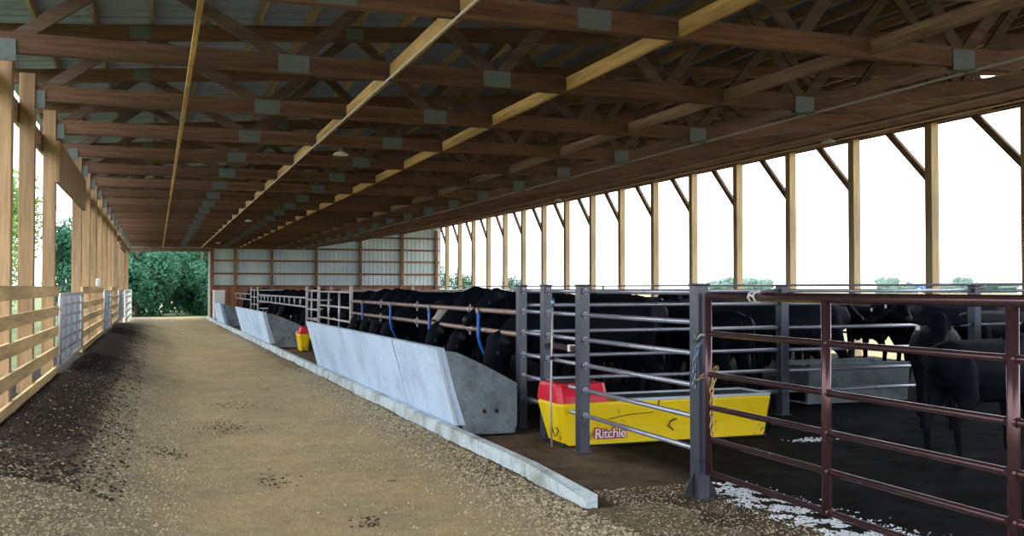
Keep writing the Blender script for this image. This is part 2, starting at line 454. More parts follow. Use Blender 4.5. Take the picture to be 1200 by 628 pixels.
# curb
root = empty('concrete_curb', (0, 0, 0)); tag(root, 'low pale concrete curb between gravel alley and pen apron', 'curb')
y0 = 6.5; k = 0
while y0 < 52:
    y1 = min(y0+1.22 if y0 < 12 else y0+3.0, 52)
    bm = B(); x0, x1 = curb_x(y0), curb_x(y1)
    zt = .14
    vs = [(x0-.01, y0+.006, -.1), (x0+.09, y0+.006, -.1), (x0+.09, y0+.006, zt-.04*(k == 0)), (x0, y0+.006, zt-.07*(k == 0))]
    ve = [(x1-.01, y1-.006, -.1), (x1+.09, y1-.006, -.1), (x1+.09, y1-.006, zt), (x1, y1-.006, zt)]
    a = [bm.verts.new(p) for p in vs]; b = [bm.verts.new(p) for p in ve]
    bm.faces.new(a); bm.faces.new(list(reversed(b)))
    for i in range(4): bm.faces.new((a[(i+1)%4], a[i], b[i], b[(i+1)%4]))
    bmesh.ops.recalc_face_normals(bm, faces=bm.faces[:])
    obj('curb_section', bm, M['curb'], root)
    y0 = y1; k += 1

# ------------------------------------------------------------------ feed bunks
def bunk(y0, y1, label, secs):
    xa = curb_x((y0+y1)/2)+.11
    root = empty('feed_bunk', (0, 0, 0)); tag(root, label, 'feed bunk', 'concrete feed bunks along the alley')
    cuts = [y0, y0+1.95]+[y0+1.95+(y1-y0-1.95)*(k+1)/(secs-1) for k in range(secs-1)]
    for i in range(secs):
        a = cuts[i]+(.006 if i else 0); b = cuts[i+1]-.003
        bm = B()   # tall front wall leaning over the alley
        prism(bm, [(xa, .13), (xa+.12, .13), (xa+.0, .5), (xa-.12, .96), (xa-.22, .96), (xa-.1, .5)], 'y', a, b)
        bmesh.ops.bevel(bm, geom=[e for e in bm.edges], offset=.004, segments=1, affect='EDGES')
        obj('front_panel', bm, M['bunk'], root)
        if i == 1:
            bm = B(); prism(bm, [(xa-.001, .13), (xa+.06, .13), (xa-.06, .5), (xa-.18, .95), (xa-.223, .95), (xa-.101, .5)], 'y', a-.013, a+.001)
            obj('joint_seal', bm, M['black'], root)
    bm = B(); prism(bm, [(xa-.002, .13), (xa+.03, .13), (xa-.07, .5), (xa-.19, .962), (xa-.222, .962), (xa-.102, .5)], 'y', y0-.012, y0+.002)
    obj('edge_highlight', bm, M['rim'], root)  # painted highlight along the near edge of the front slab
    bm = B()
    prism(bm, [(xa+.1, .0), (3.66, .0), (3.66, .14), (xa+.12, .2)], 'y', y0+.13, y1-.13); obj('trough_floor', bm, M['bunk_shaded'], root)
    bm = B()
    prism(bm, [(3.56, .0), (3.68, .0), (3.68, .52), (3.58, .52)], 'y', y0+.13, y1-.13); obj('rear_wall', bm, M['bunk_shaded'], root)
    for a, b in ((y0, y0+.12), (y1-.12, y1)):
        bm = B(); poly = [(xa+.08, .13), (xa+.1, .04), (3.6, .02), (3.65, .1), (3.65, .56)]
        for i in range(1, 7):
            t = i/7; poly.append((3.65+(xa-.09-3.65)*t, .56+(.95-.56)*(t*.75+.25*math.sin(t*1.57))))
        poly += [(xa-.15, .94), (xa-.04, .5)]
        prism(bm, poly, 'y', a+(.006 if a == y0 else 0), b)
        o = obj('end_panel', bm, M['bunk_shaded'], root)
    for dx in (.33, .47):   # lifting holes
        bm = B(); tube(bm, [(xa+dx, y0-.004, .27), (xa+dx, y0+.01, .27)], .022, 12); obj('lifting_hole', bm, M['black'], root)
    th = math.atan(.0115); c = Vector((xa, (y0+y1)/2, 0)); root.rotation_euler = (0, 0, th)
    root.location = c-Matrix.Rotation(th, 3, 'Z')@c
    return root
bunk(10.05, 18.9, 'long pale grey concrete feed bunk nearest the camera', 3)
bunk(26.3, 34.4, 'middle concrete feed bunk beyond the small red and yellow waterer', 3)
bunk(41.6, 46.2, 'farthest concrete feed bunk near the far doorway', 2)

# ------------------------------------------------------------------ left wooden side
lposts = [YB+.7+SP*0] + [12.19+SP*k for k in (-6,-5,-4,-3,-2,-1,0,1,3,4,5,6,7,8,9,10,12,13,14,15,16,17)]
lposts = [(10.35 if abs(y-9.75) < .1 else y) for y in lposts if y < YF-1]
vis = 0
for i, y in enumerate(sorted(set(lposts))):
    bm = B(); box(bm, (XL-.075, y, 1.9), (.16, .15, 4.2), bev=.006)
    p = obj('wooden_post', bm, M['post_l'])
    if y > 9:
        lab = 'square brown wooden post of the left side, %s in view from the camera' % ORD[vis]; vis += 1
    else: lab = 'square brown wooden post of the left side, outside the picture'
    tag(p, lab, 'post', 'wooden posts of the left side')
def board_run(y0, y1, name, label, boards=((1.485,1.62),(1.215,1.345),(.95,1.08),(.68,.81),(.38,.53)), grp='board fences of the left side'):
    root = empty(name, (0, 0, 0)); tag(root, label, 'fence', grp)
    n = max(1, round((y1-y0)/4.88)); L = (y1-y0)/n
    for (a, b) in boards:
        for j in range(n):
            dz = random.uniform(-.008, .008)
            bm = B(); beam(bm, (XL+.022, y0+j*L+.004, (a+b)/2+dz), (XL+.022, y0+(j+1)*L-.004, (a+b)/2+dz+random.uniform(-.006,.006)), .038, b-a, .003)
            obj('board', bm, M['fence'], root)
    return root
board_run(-4, 14.8, 'board_fence', 'nearest wooden board fence on the left, five horizontal boards')
board_run(19.4, 26.9, 'board_fence', 'second wooden board fence on the left, between the two grey gates', )
board_run(31.4, 36.9, 'board_fence', 'third wooden board fence on the left, before the last gate')
# top plate, header over the opening
bm = B(); beam(bm, (XL-.19, YB, 3.56), (XL-.19, YF, 3.56), .05, .24)
tag(obj('top_plate', bm, M['header']), 'long wooden top plate above the left posts', 'beam')
bm = B(); beam(bm, (XL+.03, 14.5, 3.3), (XL+.03, 19.7, 3.3), .06, .56)
tag(obj('header_board', bm, M['post_l']), 'wide brown header board over the gap in the left posts', 'beam')
bm = B(); beam(bm, (XL+.03, 38.8, 3.2), (XL+.03, 44.0, 3.2), .06, .28)
tag(obj('header_board', bm, M['header']), 'far brown header board over the last gate on the left', 'beam')
root = empty('switch_box', (XL+.04, 24.4, 1.72)); tag(root, 'small white electric box on a left post', 'electric box')
bm = B(); box(bm, (0, -.1, 0), (.09, .06, .17), bev=.008); obj('box_body', bm, M['white'], root)
bm = B(); box(bm, (0, -.135, .0), (.07, .012, .13), bev=.004); obj('box_cover', bm, M['galv'], root)

def side_gate(y0, y1, label, zb=.52, zt=1.5, sheet=True, mat='galv'):
    root = empty('pipe_gate', (XL+.04, y0, 0)); tag(root, label, 'gate', 'pipe gates of the left side')
    L = y1-y0; n = 6
    bm = B()
    c = .08
    loop = [(0, 0, zb), (0, 0, zt-c), (0, c*.3, zt-c*.3), (0, c, zt), (0, L-c, zt), (0, L-c*.3, zt-c*.3), (0, L, zt-c), (0, L, zb)]
    tube(bm, loop, .026, 10); obj('gate_frame', bm, M[mat], root)
    for k in range(n):
        z = zb+(zt-zb)*k/n
        bm = B(); tube(bm, [(0, 0, z), (0, L, z)], .017, 8); obj('rail', bm, M[mat], root)
    for t in (.25, .5, .75):
        bm = B(); box(bm, (0.0, L*t, (zb+zt)/2), (.02, .05, zt-zb), bev=.002); obj('upright', bm, M[mat], root)
    if sheet:
        bm = B()
        k = 0; yy = .03; prev = None
        while yy < L-.03:
            x = -.035 + (.012 if k % 4 in (1, 2) else 0)
            v = [bm.verts.new((x, yy, zb+.03)), bm.verts.new((x, yy, zt-.02)), bm.verts.new((x-.003, yy, zt-.02)), bm.verts.new((x-.003, yy, zb+.03))]
            if prev:
                for q in range(4): bm.faces.new((prev[q], prev[(q+1)%4], v[(q+1)%4], v[q]))
            prev = v; yy += .05; k += 1
        bmesh.ops.recalc_face_normals(bm, faces=bm.faces[:])
        obj('white_sheet', bm, M['rim'], root)
    for z in (zb+.15, zt-.2):
        bm = B(); tube(bm, [(-.04, -.07, z), (0, -.05, z), (0, .0, z)], .012, 8); obj('hinge', bm, M['galv'], root)
    return root
side_gate(15.0, 19.2, 'nearest grey pipe gate on the left, backed with white sheet')
side_gate(27.2, 31.2, 'middle grey pipe gate on the left, backed with white sheet', .5)
side_gate(37.3, 42.5, 'farthest grey pipe gate on the left, backed with white sheet', .4)
root = empty('white_railing', (XL+.1, 43, 0)); tag(root, 'white railing beside the left edge of the far doorway', 'railing')
for z in (.3, .6, .9, 1.2, 1.42):
    bm = B(); beam(bm, (0, 0, z), (.0, 10.6, z), .04, .12); obj('rail', bm, M['white'], root)
for t in (0, 3.5, 7, 10.6):
    bm = B(); box(bm, (-.04, t, .75), (.09, .09, 1.5), bev=.005); obj('railing_post', bm, M['white'], root)

# ------------------------------------------------------------------ trusses
XK = 7.7
def bc(x): return 3.7 if x <= XK else 3.7+(x-XK)*.176
def tcz(x): return 4.48+.08*(x+.2)
def make_truss():
    root = empty('roof_truss', (0, 0, 0))
    bm = B(); beam(bm, (XL-.15, 0, 3.79), (XK+.1, 0, 3.79), .076, .185); obj('bottom_chord', bm, M['chord'], root)
    bm = B(); beam(bm, (XK-.05, 0, 3.79), (XR+.1, 0, bc(XR+.1)+.09), .076, .185); obj('sloping_chord', bm, M['chord'], root)
    bm = B(); beam(bm, (XL-.7, 0, tcz(XL-.7)+.09), (XR+1.1, 0, tcz(XR+1.1)+.09), .076, .185); obj('top_chord', bm, M['chord'], root)
    bot = [XL+.05, 1.25, 3.35, 5.35, 7.2, 9.6, 11.8, 13.8, XR]
    top = [-.2, 2.3, 4.35, 6.3, 8.5, 10.7, 12.8, 14.7]
    for i, t in enumerate(top):
        for b in (bot[i], bot[i+1]):
            bm = B(); beam(bm, (b, 0, bc(b)+.1), (t, 0, tcz(t)+.1), .05, .12); obj('web', bm, M['chord_dark'], root)
    for i, b in enumerate((1.25, 3.35, 7.2)):
        for s in (-1, 1):
            bm = B(); w_ = .3 if b < 7 else .26; h_ = .17 if b < 7 else .2
            z = bc(b)+(.09 if b < 7 else .06)
            box(bm, (b, s*.042, z), (w_, .006, h_), bev=.001)
            obj('connector_plate', bm, M['plate'], root)
    for t in top[:2]:
        bm = B(); box(bm, (t, -.042, tcz(t)+.09), (.22, .006, .14), bev=.001); obj('connector_plate', bm, M['plate'], root)
    bm = B(); box(bm, (XL+.04, -.045, 3.72), (.13, .01, .2), bev=.001)
    obj('heel_bracket', bm, M['plate'], root)
    return root
proto = make_truss()
vis = 0
for i, y in enumerate(TY):
    t = proto if i == 0 else copy_tree(proto)
    t.location = (0, y, 0)
    if y > 6: lab = 'wooden roof truss crossing the barn, %s in view from the camera' % ORD[vis]; vis += 1
    else: lab = 'wooden roof truss crossing the barn, %s behind or above the camera' % ORD[i]
    tag(t, lab, 'truss', 'roof trusses')
# purlins
x = XL-.6; k = 0
while x < XR+1.1:
    bm = B(); z = tcz(x)+.185+.075
    beam(bm, (x, YB-.2, z), (x, YF+.1, z), .038, .14)
    tag(obj('roof_purlin', bm, M['purlin']), 'long wooden purlin under the roof sheets, %s from the left eave' % ORD[k], 'purlin', 'roof purlins')
    x += .61; k += 1
# roof deck (ribbed sheet)
bm = B(); prof = []; y = YB-.4; k = 0
za = lambda x: tcz(x)+.185+.15
while y < YF+.5:
    prof.append((y, .0)); prof.append((y+.2, 0)); prof.append((y+.22, .025)); prof.append((y+.245, .025)); y += .265
A = [bm.verts.new((XL-.8, p[0], za(XL-.8)+p[1])) for p in prof]; C2 = [bm.verts.new((XR+1.25, p[0], za(XR+1.25)+p[1])) for p in prof]
for i in range(len(prof)-1): bm.faces.new((A[i], A[i+1], C2[i+1], C2[i]))
ro = obj('ceiling', bm, M['roof']); tag(ro, 'grey ribbed metal roof sheets seen from below', 'ceiling', kind='structure')
md = ro.modifiers.new('thick', 'SOLIDIFY'); md.thickness = .01; md.offset = 1
# bottom-chord braces
def longboard(name, x, z, w_, h_, mat, label, cat='brace board', y0=YB, y1=YF):
    bm = B(); beam(bm, (x, y0, z), (x, y1, z), w_, h_); return tag(obj(name, bm, mat), label, cat)
longboard('brace_board', .287, 3.685, .045, .03, M['brace'], 'thin yellow strip running overhead above the alley')
for x, mt, lab in ((2.22, 'brace', 'yellow line of blocking boards between the trusses above the curb'),
                   (4.15, 'brace', 'yellow line of blocking boards between the trusses above the pipe fences'),
                   (6.12, 'header', 'brown line of blocking boards between the trusses over the pen')):
    root = empty('blocking_line', (x, 0, 3.79)); tag(root, lab, 'blocking')
    for ya, yb in zip(TY, TY[1:]):
        dz = random.uniform(-.012, .008)
        bm = B(); beam(bm, (random.uniform(-.012, .012), ya+.042, dz), (random.uniform(-.012, .012), yb-.042, dz), .04, .14)
        obj('board', bm, M[mt], root)
longboard('brace_board', 8.3, 4.08, .04, .16, M['header'], 'brown brace board where the chords begin to slope up')
longboard('brace_board', 10.5, bc(10.5)-.02, .14, .038, M['header'], 'brown brace board under the sloping chords, left of two')
longboard('brace_board', 13.0, bc(13.0)-.02, .14, .038, M['header'], 'brown brace board under the sloping chords, right of two')
bm = B(); tube(bm, [(2.17, YB, 3.69), (2.17, YF, 3.69)], .009, 8)
tag(obj('conduit', bm, M['white']), 'thin white conduit running beneath the truss chords', 'conduit')
bm = B(); tube(bm, [(7.35, YB, 3.68), (7.35, YF, 3.68)], .014, 8)
tag(obj('conduit', bm, M['galv']), 'thin pale pipe beneath the chords along the pen', 'conduit')

# lamps
def lamp(x, y, z, label):
    root = empty('barn_lamp', (x, y, z)); root.scale = (.58, .58, .7); tag(root, label, 'lamp', 'flat white barn lamps')
    bm = B(); n = 20
    prof = [(.02, .09), (.06, .085), (.16, .04), (.2, .0), (.185, 0), (.15, .025), (.05, .06), (.0, .062)]
    rings = []
    for r, h in prof:
        rings.append([bm.verts.new((max(r, .001)*math.cos(6.2832*k/n), max(r, .001)*math.sin(6.2832*k/n), h)) for k in range(n)])
    for a, b in zip(rings, rings[1:]):
        for k in range(n): bm.faces.new((a[k], a[(k+1)%n], b[(k+1)%n], b[k]))
    bmesh.ops.recalc_face_normals(bm, faces=bm.faces[:])
    obj('lamp_shade', bm, M['white'], root, smooth=True)
    bm = B(); tube(bm, [(0, 0, .08), (0, 0, .16)], .035, 12); obj('lamp_socket', bm, M['plate'], root)
for i, y in enumerate((14.5, 30.0, 45.4)):
    lamp(2.55, y, 3.56, 'flat white lamp over the alley, %s from the camera' % ORD[i])
for i, (x, y) in enumerate(((10.4, 8.5), (10.4, 13.4), (10.4, 25))):
    lamp(x, y, bc(x)-.18, 'flat white lamp over the pen, %s from the camera' % ORD[i])

# ------------------------------------------------------------------ right open side
rposts = [16.35+SP*k for k in range(-8, 16)]; rposts = [y for y in rposts if y < YF-.8]
def make_rpost():
    bm = B(); box(bm, (0, 0, 2.52), (.2, .2, 5.1), bev=.006)
    root = obj('open_side_post', bm, M['post_r'])
    bm = B(); beam(bm, (.0, .05, 3.86), (.0, 1.45, 5.2), .09, .14); obj('knee_brace', bm, M['header'], root)
    bm = B(); box(bm, (.03, .075, 3.9), (.06, .012, .16), bev=.001); obj('brace_plate', bm, M['plate'], root)
    return root
proto = make_rpost()
vis = 0
for i, y in enumerate(rposts):
    p = proto if i == 0 else copy_tree(proto)
    p.location = (XR+.05, y, 0)
    if y > 13: lab = 'tan wooden post of the open right side, %s from the right edge' % ORD[vis]; vis += 1
    else: lab = 'tan wooden post of the open right side, outside the picture'
    tag(p, lab, 'post', 'posts of the open right side')
for (x, lab) in ((XR-.06, 'inner eave beam along the open right side'), (XR+.16, 'outer eave beam along the open right side')):
    bm = B(); beam(bm, (x, YB, 5.17), (x, YF, 5.17), .05, .28); tag(obj('eave_beam', bm, M['header']), lab, 'beam')
bm = B(); beam(bm, (XR+1.12, YB, 5.9), (XR+1.12, YF, 5.9), .04, .2)
tag(obj('fascia_board', bm, M['header']), 'fascia board at the outer right roof edge', 'fascia')
# rear fence rails on the right side
root = empty('rear_fence', (0, 0, 0)); tag(root, 'pipe fence along the open right side behind the cattle', 'fence')
for z in (1.66, 1.4, 1.12, .84, .56, .3):
    bm = B(); tube(bm, [(XR-.09, -4, z), (XR-.09, YF-.2, z)], .03, 8); obj('rail', bm, M['steel_rail'], root)

# ------------------------------------------------------------------ far wall
xs_posts = [2.77, 3.95, 5.87, 8.26, 10.7, 13.1, 15.1]
bm = B(); prof = []; x = 2.72
while x < XR+.1:
    prof += [(x, 0), (x+.2, 0), (x+.212, -.022), (x+.232, -.022)]; x += .244
zb = 1.6
A = [bm.verts.new((p[0], YF+.1+p[1], zb)) for p in prof]; C2 = [bm.verts.new((p[0], YF+.1+p[1], tcz(p[0])+.3)) for p in prof]
for i in range(len(prof)-1): bm.faces.new((A[i], C2[i], C2[i+1], A[i+1]))
wf = obj('wall_far', bm, M['siding']); md = wf.modifiers.new('thick', 'SOLIDIFY'); md.thickness = .004
tag(wf, 'white ribbed siding of the far end wall', 'wall', kind='structure')
bm = B(); box(bm, (.6, YF+.1, 4.15), (4.3, .03, 1.15)); tag(obj('wall_far_above_door', bm, M['siding']), 'siding strip above the far doorway', 'wall', kind='structure')
bm = B(); x = 2.75
while x < XR:
    box(bm, (x+.07, YF+.08, .84), (.137, .04, 1.6), bev=.003); x += .145
tag(obj('wall_far_kickboard', bm, M['kick']), 'reddish wooden kickboards along the base of the far wall', 'wall', kind='structure')
for i, x in enumerate(xs_posts):
    bm = B(); box(bm, (x, YF-.03, 2.4), (.15, .14, 4.9), bev=.005)
    tag(obj('wall_post', bm, M['girt']), 'dark wooden post against the white far wall, %s from the doorway' % ORD[i], 'post', 'posts of the far wall')
for i, z in enumerate((1.68, 2.35, 3.05, 3.72, 4.4)):
    bm = B(); beam(bm, (2.72 if z < 4 else 11.0, YF+.04, z), (XR+.05, YF+.04, z), .05, .1)
    tag(obj('wall_girt', bm, M['girt']), 'horizontal wooden girt on the far wall, %s from the bottom' % ORD[i], 'girt', 'girts of the far wall')
root = empty('trim_door', (0, 0, 0)); tag(root, 'white frame around the far doorway', 'door frame', kind='structure')
for a, b in (((-1.46, YF, 0), (-1.46, YF, 3.52)), ((2.62, YF, 0), (2.62, YF, 3.52)), ((-1.5, YF, 3.6), (2.68, YF, 3.6))):
    bm = B(); beam(bm, a, b, .1, .08 if a[0] == b[0] else .2, up=(0, 1, 0) if a[0] == b[0] else (0, 0, 1)); obj('frame_board', bm, M['white'] if a[0] == b[0] else M['header'], root)
root = empty('white_cabinet', (2.95, 51.5, 0)); tag(root, 'tall white box standing right of the far doorway', 'box')
bm = B(); box(bm, (0, 0, .72), (.55, .5, 1.4), bev=.02); obj('box_body', bm, M['white'], root)
bm = B(); box(bm, (0, 0, 1.45), (.6, .55, .06), bev=.015); obj('box_lid', bm, M['white'], root)
bm = B(); tube(bm, [(-.2, -.27, .7), (-.2, -.3, .7), (-.2, -.3, .85), (-.2, -.27, .85)], .012, 6); obj('handle', bm, M['plate'], root)

# ------------------------------------------------------------------ near pen steelwork
XFN = 3.9
RZ = (1.565, 1.335, 1.095, .85, .61, .365)
def steel_post(y, label, s=.125, gusset=False, x=XFN, mat='steel', h=1.62, grp='grey steel fence posts'):
    root = empty('steel_post', (x, y, 0)); tag(root, label, 'post', grp)
    bm = B(); box(bm, (0, 0, h/2), (s*.78, s, h), bev=.008); obj('post_tube', bm, M[mat], root)
    bm = B(); box(bm, (0, 0, h+.006), (s*.78+.012, s+.012, .014), bev=.004); obj('post_cap', bm, M[mat], root)
    bm = B(); box(bm, (0, 0, .006), (s+.03, s+.03, .014), bev=.003)
    for sx_ in (-1, 1):
        pass
    obj('base_plate', bm, M[mat], root)
    if gusset:
        for sg in (-1, 1):
            bm = B(); prism(bm, [(sg*s*.38, .0), (sg*(s*.38+.1), .0), (sg*(s*.38+.08), .06), (sg*s*.38, .2)], 'y', -.012, .012)
            obj('gusset', bm, M['black'], root)
    return root
steel_post(6.57, 'grey steel post with splayed foot, beside the maroon gate and its chains', .13, True)
steel_post(8.76, 'grey steel post standing in front of the yellow waterer', .13)
steel_post(9.71, 'grey steel post just left of the red waterer cover', .12)
steel_post(10.46, 'grey steel post at the end of the nearest concrete bunk', .12)
def panel(y0, y1, label, zs=RZ, x=XFN, r=.021, mat='steel_rail', mids=(), grp='pipe rail panels of the alley fence', x1=None, ends=True):
    root = empty('pipe_fence', (x, y0, 0)); tag(root, label, 'fence panel', grp)
    dx = 0 if x1 is None else x1-x; dy = y1-y0
    for z in zs:
        bm = B(); tube(bm, [(0, 0, z), (dx, dy, z)], r, 12); obj('rail', bm, M[mat], root)
    for t in mids:
        bm = B(); tube(bm, [(dx*t, dy*t, min(zs)), (dx*t, dy*t, max(zs))], r, 10); obj('upright', bm, M[mat], root)
    if ends:
        for t in (0, 1):
            for z in zs:
                bm = B(); d = Vector((dx, dy, 0)).normalized()*(.02 if t == 0 else -.02); p = Vector((dx*t, dy*t, z))
                tube(bm, [p, p+d], r*1.45, 12); obj('end_collar', bm, M[mat], root)
    return root
panel(6.635, 8.695, 'grey pipe rail panel in front of the yellow waterer')
panel(8.825, 9.65, 'short grey pipe rail panel around the red waterer cover')
panel(9.77, 10.4, 'narrowest grey pipe rail panel beside the concrete bunk end')

# maroon gate
root = empty('maroon_gate', (XFN, 6.44, 0)); tag(root, 'long maroon pipe gate nearest the camera on the right', 'gate')
GL = 5.9
for z, r in ((1.535, .032), (1.255, .021), (.95, .021), (.705, .021), (.465, .021), (.215, .021)):
    bm = B(); tube(bm, [(0, 0, z), (0, -GL, z)], r, 14); obj('rail', bm, M['brown'], root)
for yy in (0, 1.38, 2.79, 4.2, GL):
    bm = B(); tube(bm, [(0, -yy, .20), (0, -yy, 1.535)], .03 if yy else .026, 14); obj('upright', bm, M['brown'], root)
for yy in (1.38, 2.79):
    for z in (1.255, .95, .705, .465, .215):
        bm = B(); tube(bm, [(0, -yy-.036, z), (0, -yy+.036, z)], .027, 12); obj('weld_collar', bm, M['brown'], root)
bm = B()   # white tie on the top rail
for q in (-.03, .03):
    tube(bm, [(math.cos(a)*.037, -.62+q+.006*math.sin(3*a), 1.535+math.sin(a)*.037) for a in [k*.5236 for k in range(13)]], .007, 6)
tube(bm, [(-.037, -.66, 1.53), (-.042, -.62, 1.55), (-.037, -.58, 1.53)], .007, 6)
o = obj('twine_tie', bm, M['white']); o.location = (XFN, 6.44, 0); tag(o, 'white twine tied around the top rail of the maroon gate', 'twine')

def chain(pts, mat, name, label, link_len=.042, wire=.0045):
    pts = [Vector(p) for p in pts]; seg = []
    for a, b in zip(pts, pts[1:]):
        n = max(1, int((b-a).length/link_len))
        for k in range(n): seg.append((a.lerp(b, k/n), a.lerp(b, (k+1)/n)))
    bm = B()
    for i, (a, b) in enumerate(seg):
        c = (a+b)/2; d = (b-a).normalized(); s = d.cross(Vector((0, 1, .01))).normalized(); u = s.cross(d)
        side = s if i % 2 else u
        L = (b-a).length*.72; W = .014; loop = []
        for k in range(13):
            t = 2*math.pi*k/12; loop.append(c+d*L*math.cos(t)+side*W*math.sin(t))
        tube(bm, loop, wire, 6, cap=False)
    return tag(obj(name, bm, mat), label, 'chain')
yc = 6.57-.075
chain([(XFN-.02, yc-.01, 1.2), (XFN-.055, yc+.0, 1.16), (XFN-.07, yc+.03, 1.02), (XFN-.07, yc+.04, .84)], M['chain'], 'steel_chain', 'bluish steel chain hanging down the grey gate post')
chain([(XFN-.06, yc+.03, .9), (XFN+.03, yc-.07, .97), (XFN+.07, yc-.06, 1.0), (XFN+.04, yc-.09, .95), (XFN+.0, yc-.1, .85), (XFN-.0, yc-.1, .5)], M['brass'], 'brass_chain', 'rusty brass chain dangling from the maroon gate latch')
root = empty('gate_latch', (XFN-.0, yc-.02, 1.225)); tag(root, 'small steel latch joining gate and grey post', 'latch')
bm = B(); tube(bm, [(-.06, .03, -.02), (-.045, .0, .02), (0, -.02, .02), (.03, -.04, .0)], .009, 8); obj('latch_hook', bm, M['galv'], root)
bm = B(); tube(bm, [(-.065, .04, -.04), (-.065, .04, .03)], .016, 10); obj('latch_bolt', bm, M['plate'], root)

# feed-line rails over the nearest bunk
def headrails(y0, y1, label, brackets, mat='brown_rail', ladder=0):
    root = empty('neck_rail', (XFN, y0, 0)); tag(root, label, 'rail', 'neck rails above the feed bunks')
    for z in (1.315, 1.065):
        bm = B(); tube(bm, [(0, 0, z), (0, y1-y0, z)], .031 if not ladder else .026, 12); obj('rail', bm, M[mat], root)
    for yb in brackets:
        bm = B()
        for z in (1.315, 1.065):
            tube(bm, [(0, yb-y0-.03, z), (0, yb-y0+.03, z)], .043, 12); box(bm, (0, yb-y0, z-.055), (.02, .025, .06), bev=.003)
            box(bm, (0, yb-y0, z+.05), (.016, .02, .04), bev=.003)
        obj('clamp', bm, M['galv'], root)
    if ladder:
        n = int((y1-y0)/ladder)
        for k in range(n+1):
            bm = B(); tube(bm, [(0, k*ladder, 1.065), (0, k*ladder, 1.315)], .02, 8); obj('rung', bm, M[mat], root)
headrails(10.52, 20.75, 'pair of rusty brown neck rails above the nearest bunk', (12.4, 15.2, 17.9))
for i, y in enumerate((11.9, 14.3, 16.9, 19.4)):
    root = empty('blue_strap', (XFN-.05, y, 0)); tag(root, 'curved blue plastic strap below the neck rails, %s from the camera' % ORD[i], 'strap', 'blue straps on the neck rails')
    bm = B(); P = [(0, 0, 1.3), (0, 0, 1.12), (0, 0, .98), (.03, 0, .86), (.09, 0, .74), (.16, 0, .6)]
    for a, b in zip(P, P[1:]): beam(bm, a, b, .085, .016, 0, up=(1, 0, 0))
    obj('strap_band', bm, M['blue'], root)
    bm = B(); tube(bm, [(-.01, 0, 1.26), (-.01, 0, 1.34)], .02, 8); obj('strap_clip', bm, M['galv'], root)
# beyond the first bunk
G = 'galv'
steel_post(20.85, 'slim pale post at the far end of the nearest bunk', .08, mat=G, grp='slim pale posts of the far alley fence')
panel(20.95, 25.2, 'pale four-rail gate beyond the nearest bunk', (1.5, 1.16, .86, .5), mids=(.32, .66), mat=G, r=.024)
steel_post(25.3, 'slim pale post at the far hinge of the four-rail gate', .08, mat=G, grp='slim pale posts of the far alley fence')
panel(25.4, 27.3, 'pale five-rail panel behind the small far waterer', (1.52, 1.28, 1.02, .76, .45), mids=(.6,), mat=G, r=.024)
steel_post(27.4, 'slim pale post at the near end of the middle bunk', .08, mat=G, grp='slim pale posts of the far alley fence')
headrails(27.5, 41.2, 'pale ladder-like neck rails above the middle bunk', (), G, 1.25)
steel_post(41.4, 'slim pale post beyond the middle bunk', .08, mat=G, grp='slim pale posts of the far alley fence')
panel(41.5, 44.4, 'pale pipe panel between the middle and farthest bunks', (1.5, 1.2, .9, .6), mat=G, r=.024, mids=(.5,))
steel_post(44.5, 'slim pale post at the near end of the farthest bunk', .08, mat=G, grp='slim pale posts of the far alley fence')
headrails(44.6, 53.5, 'pale neck rails above the farthest bunk', (), G, 2.9)

# cross fences in the pens
def cross(y, xs, zs, nm, names, mat='steel'):
    for i, x in enumerate(xs):
        steel_post(y, names % ORD[i], .14 if mat == 'steel' else .08, x=x, mat=mat, grp='posts of the '+nm)
    allx = [XFN]+list(xs)
    for i, (a, b) in enumerate(zip(allx, allx[1:]+[XR-.15])):
        panel(y, y, 'rails of the %s, %s span from the alley' % (nm, ORD[i]), zs, x=a+.07, x1=b-.07, r=.023, grp='rails of the '+nm, mat='steel_rail' if mat == 'steel' else mat, ends=False)
cross(10.46, (7.4, 10.5, 13.3), (1.56, 1.4, 1.1, .82, .56, .3), 'near cross fence', 'grey steel post inside the pen, %s from the alley in the near cross fence')
cross(27.4, (6.9, 9.9, 12.9), (1.5, 1.25, 1.0, .75, .5), 'middle cross fence', 'pale post inside the pen, %s from the alley in the middle cross fence', G)
cross(41.4, (6.9, 9.9, 12.9), (1.5, 1.25, 1.0, .75, .5), 'far cross fence', 'pale post inside the pen, %s from the alley in the far cross fence', G)

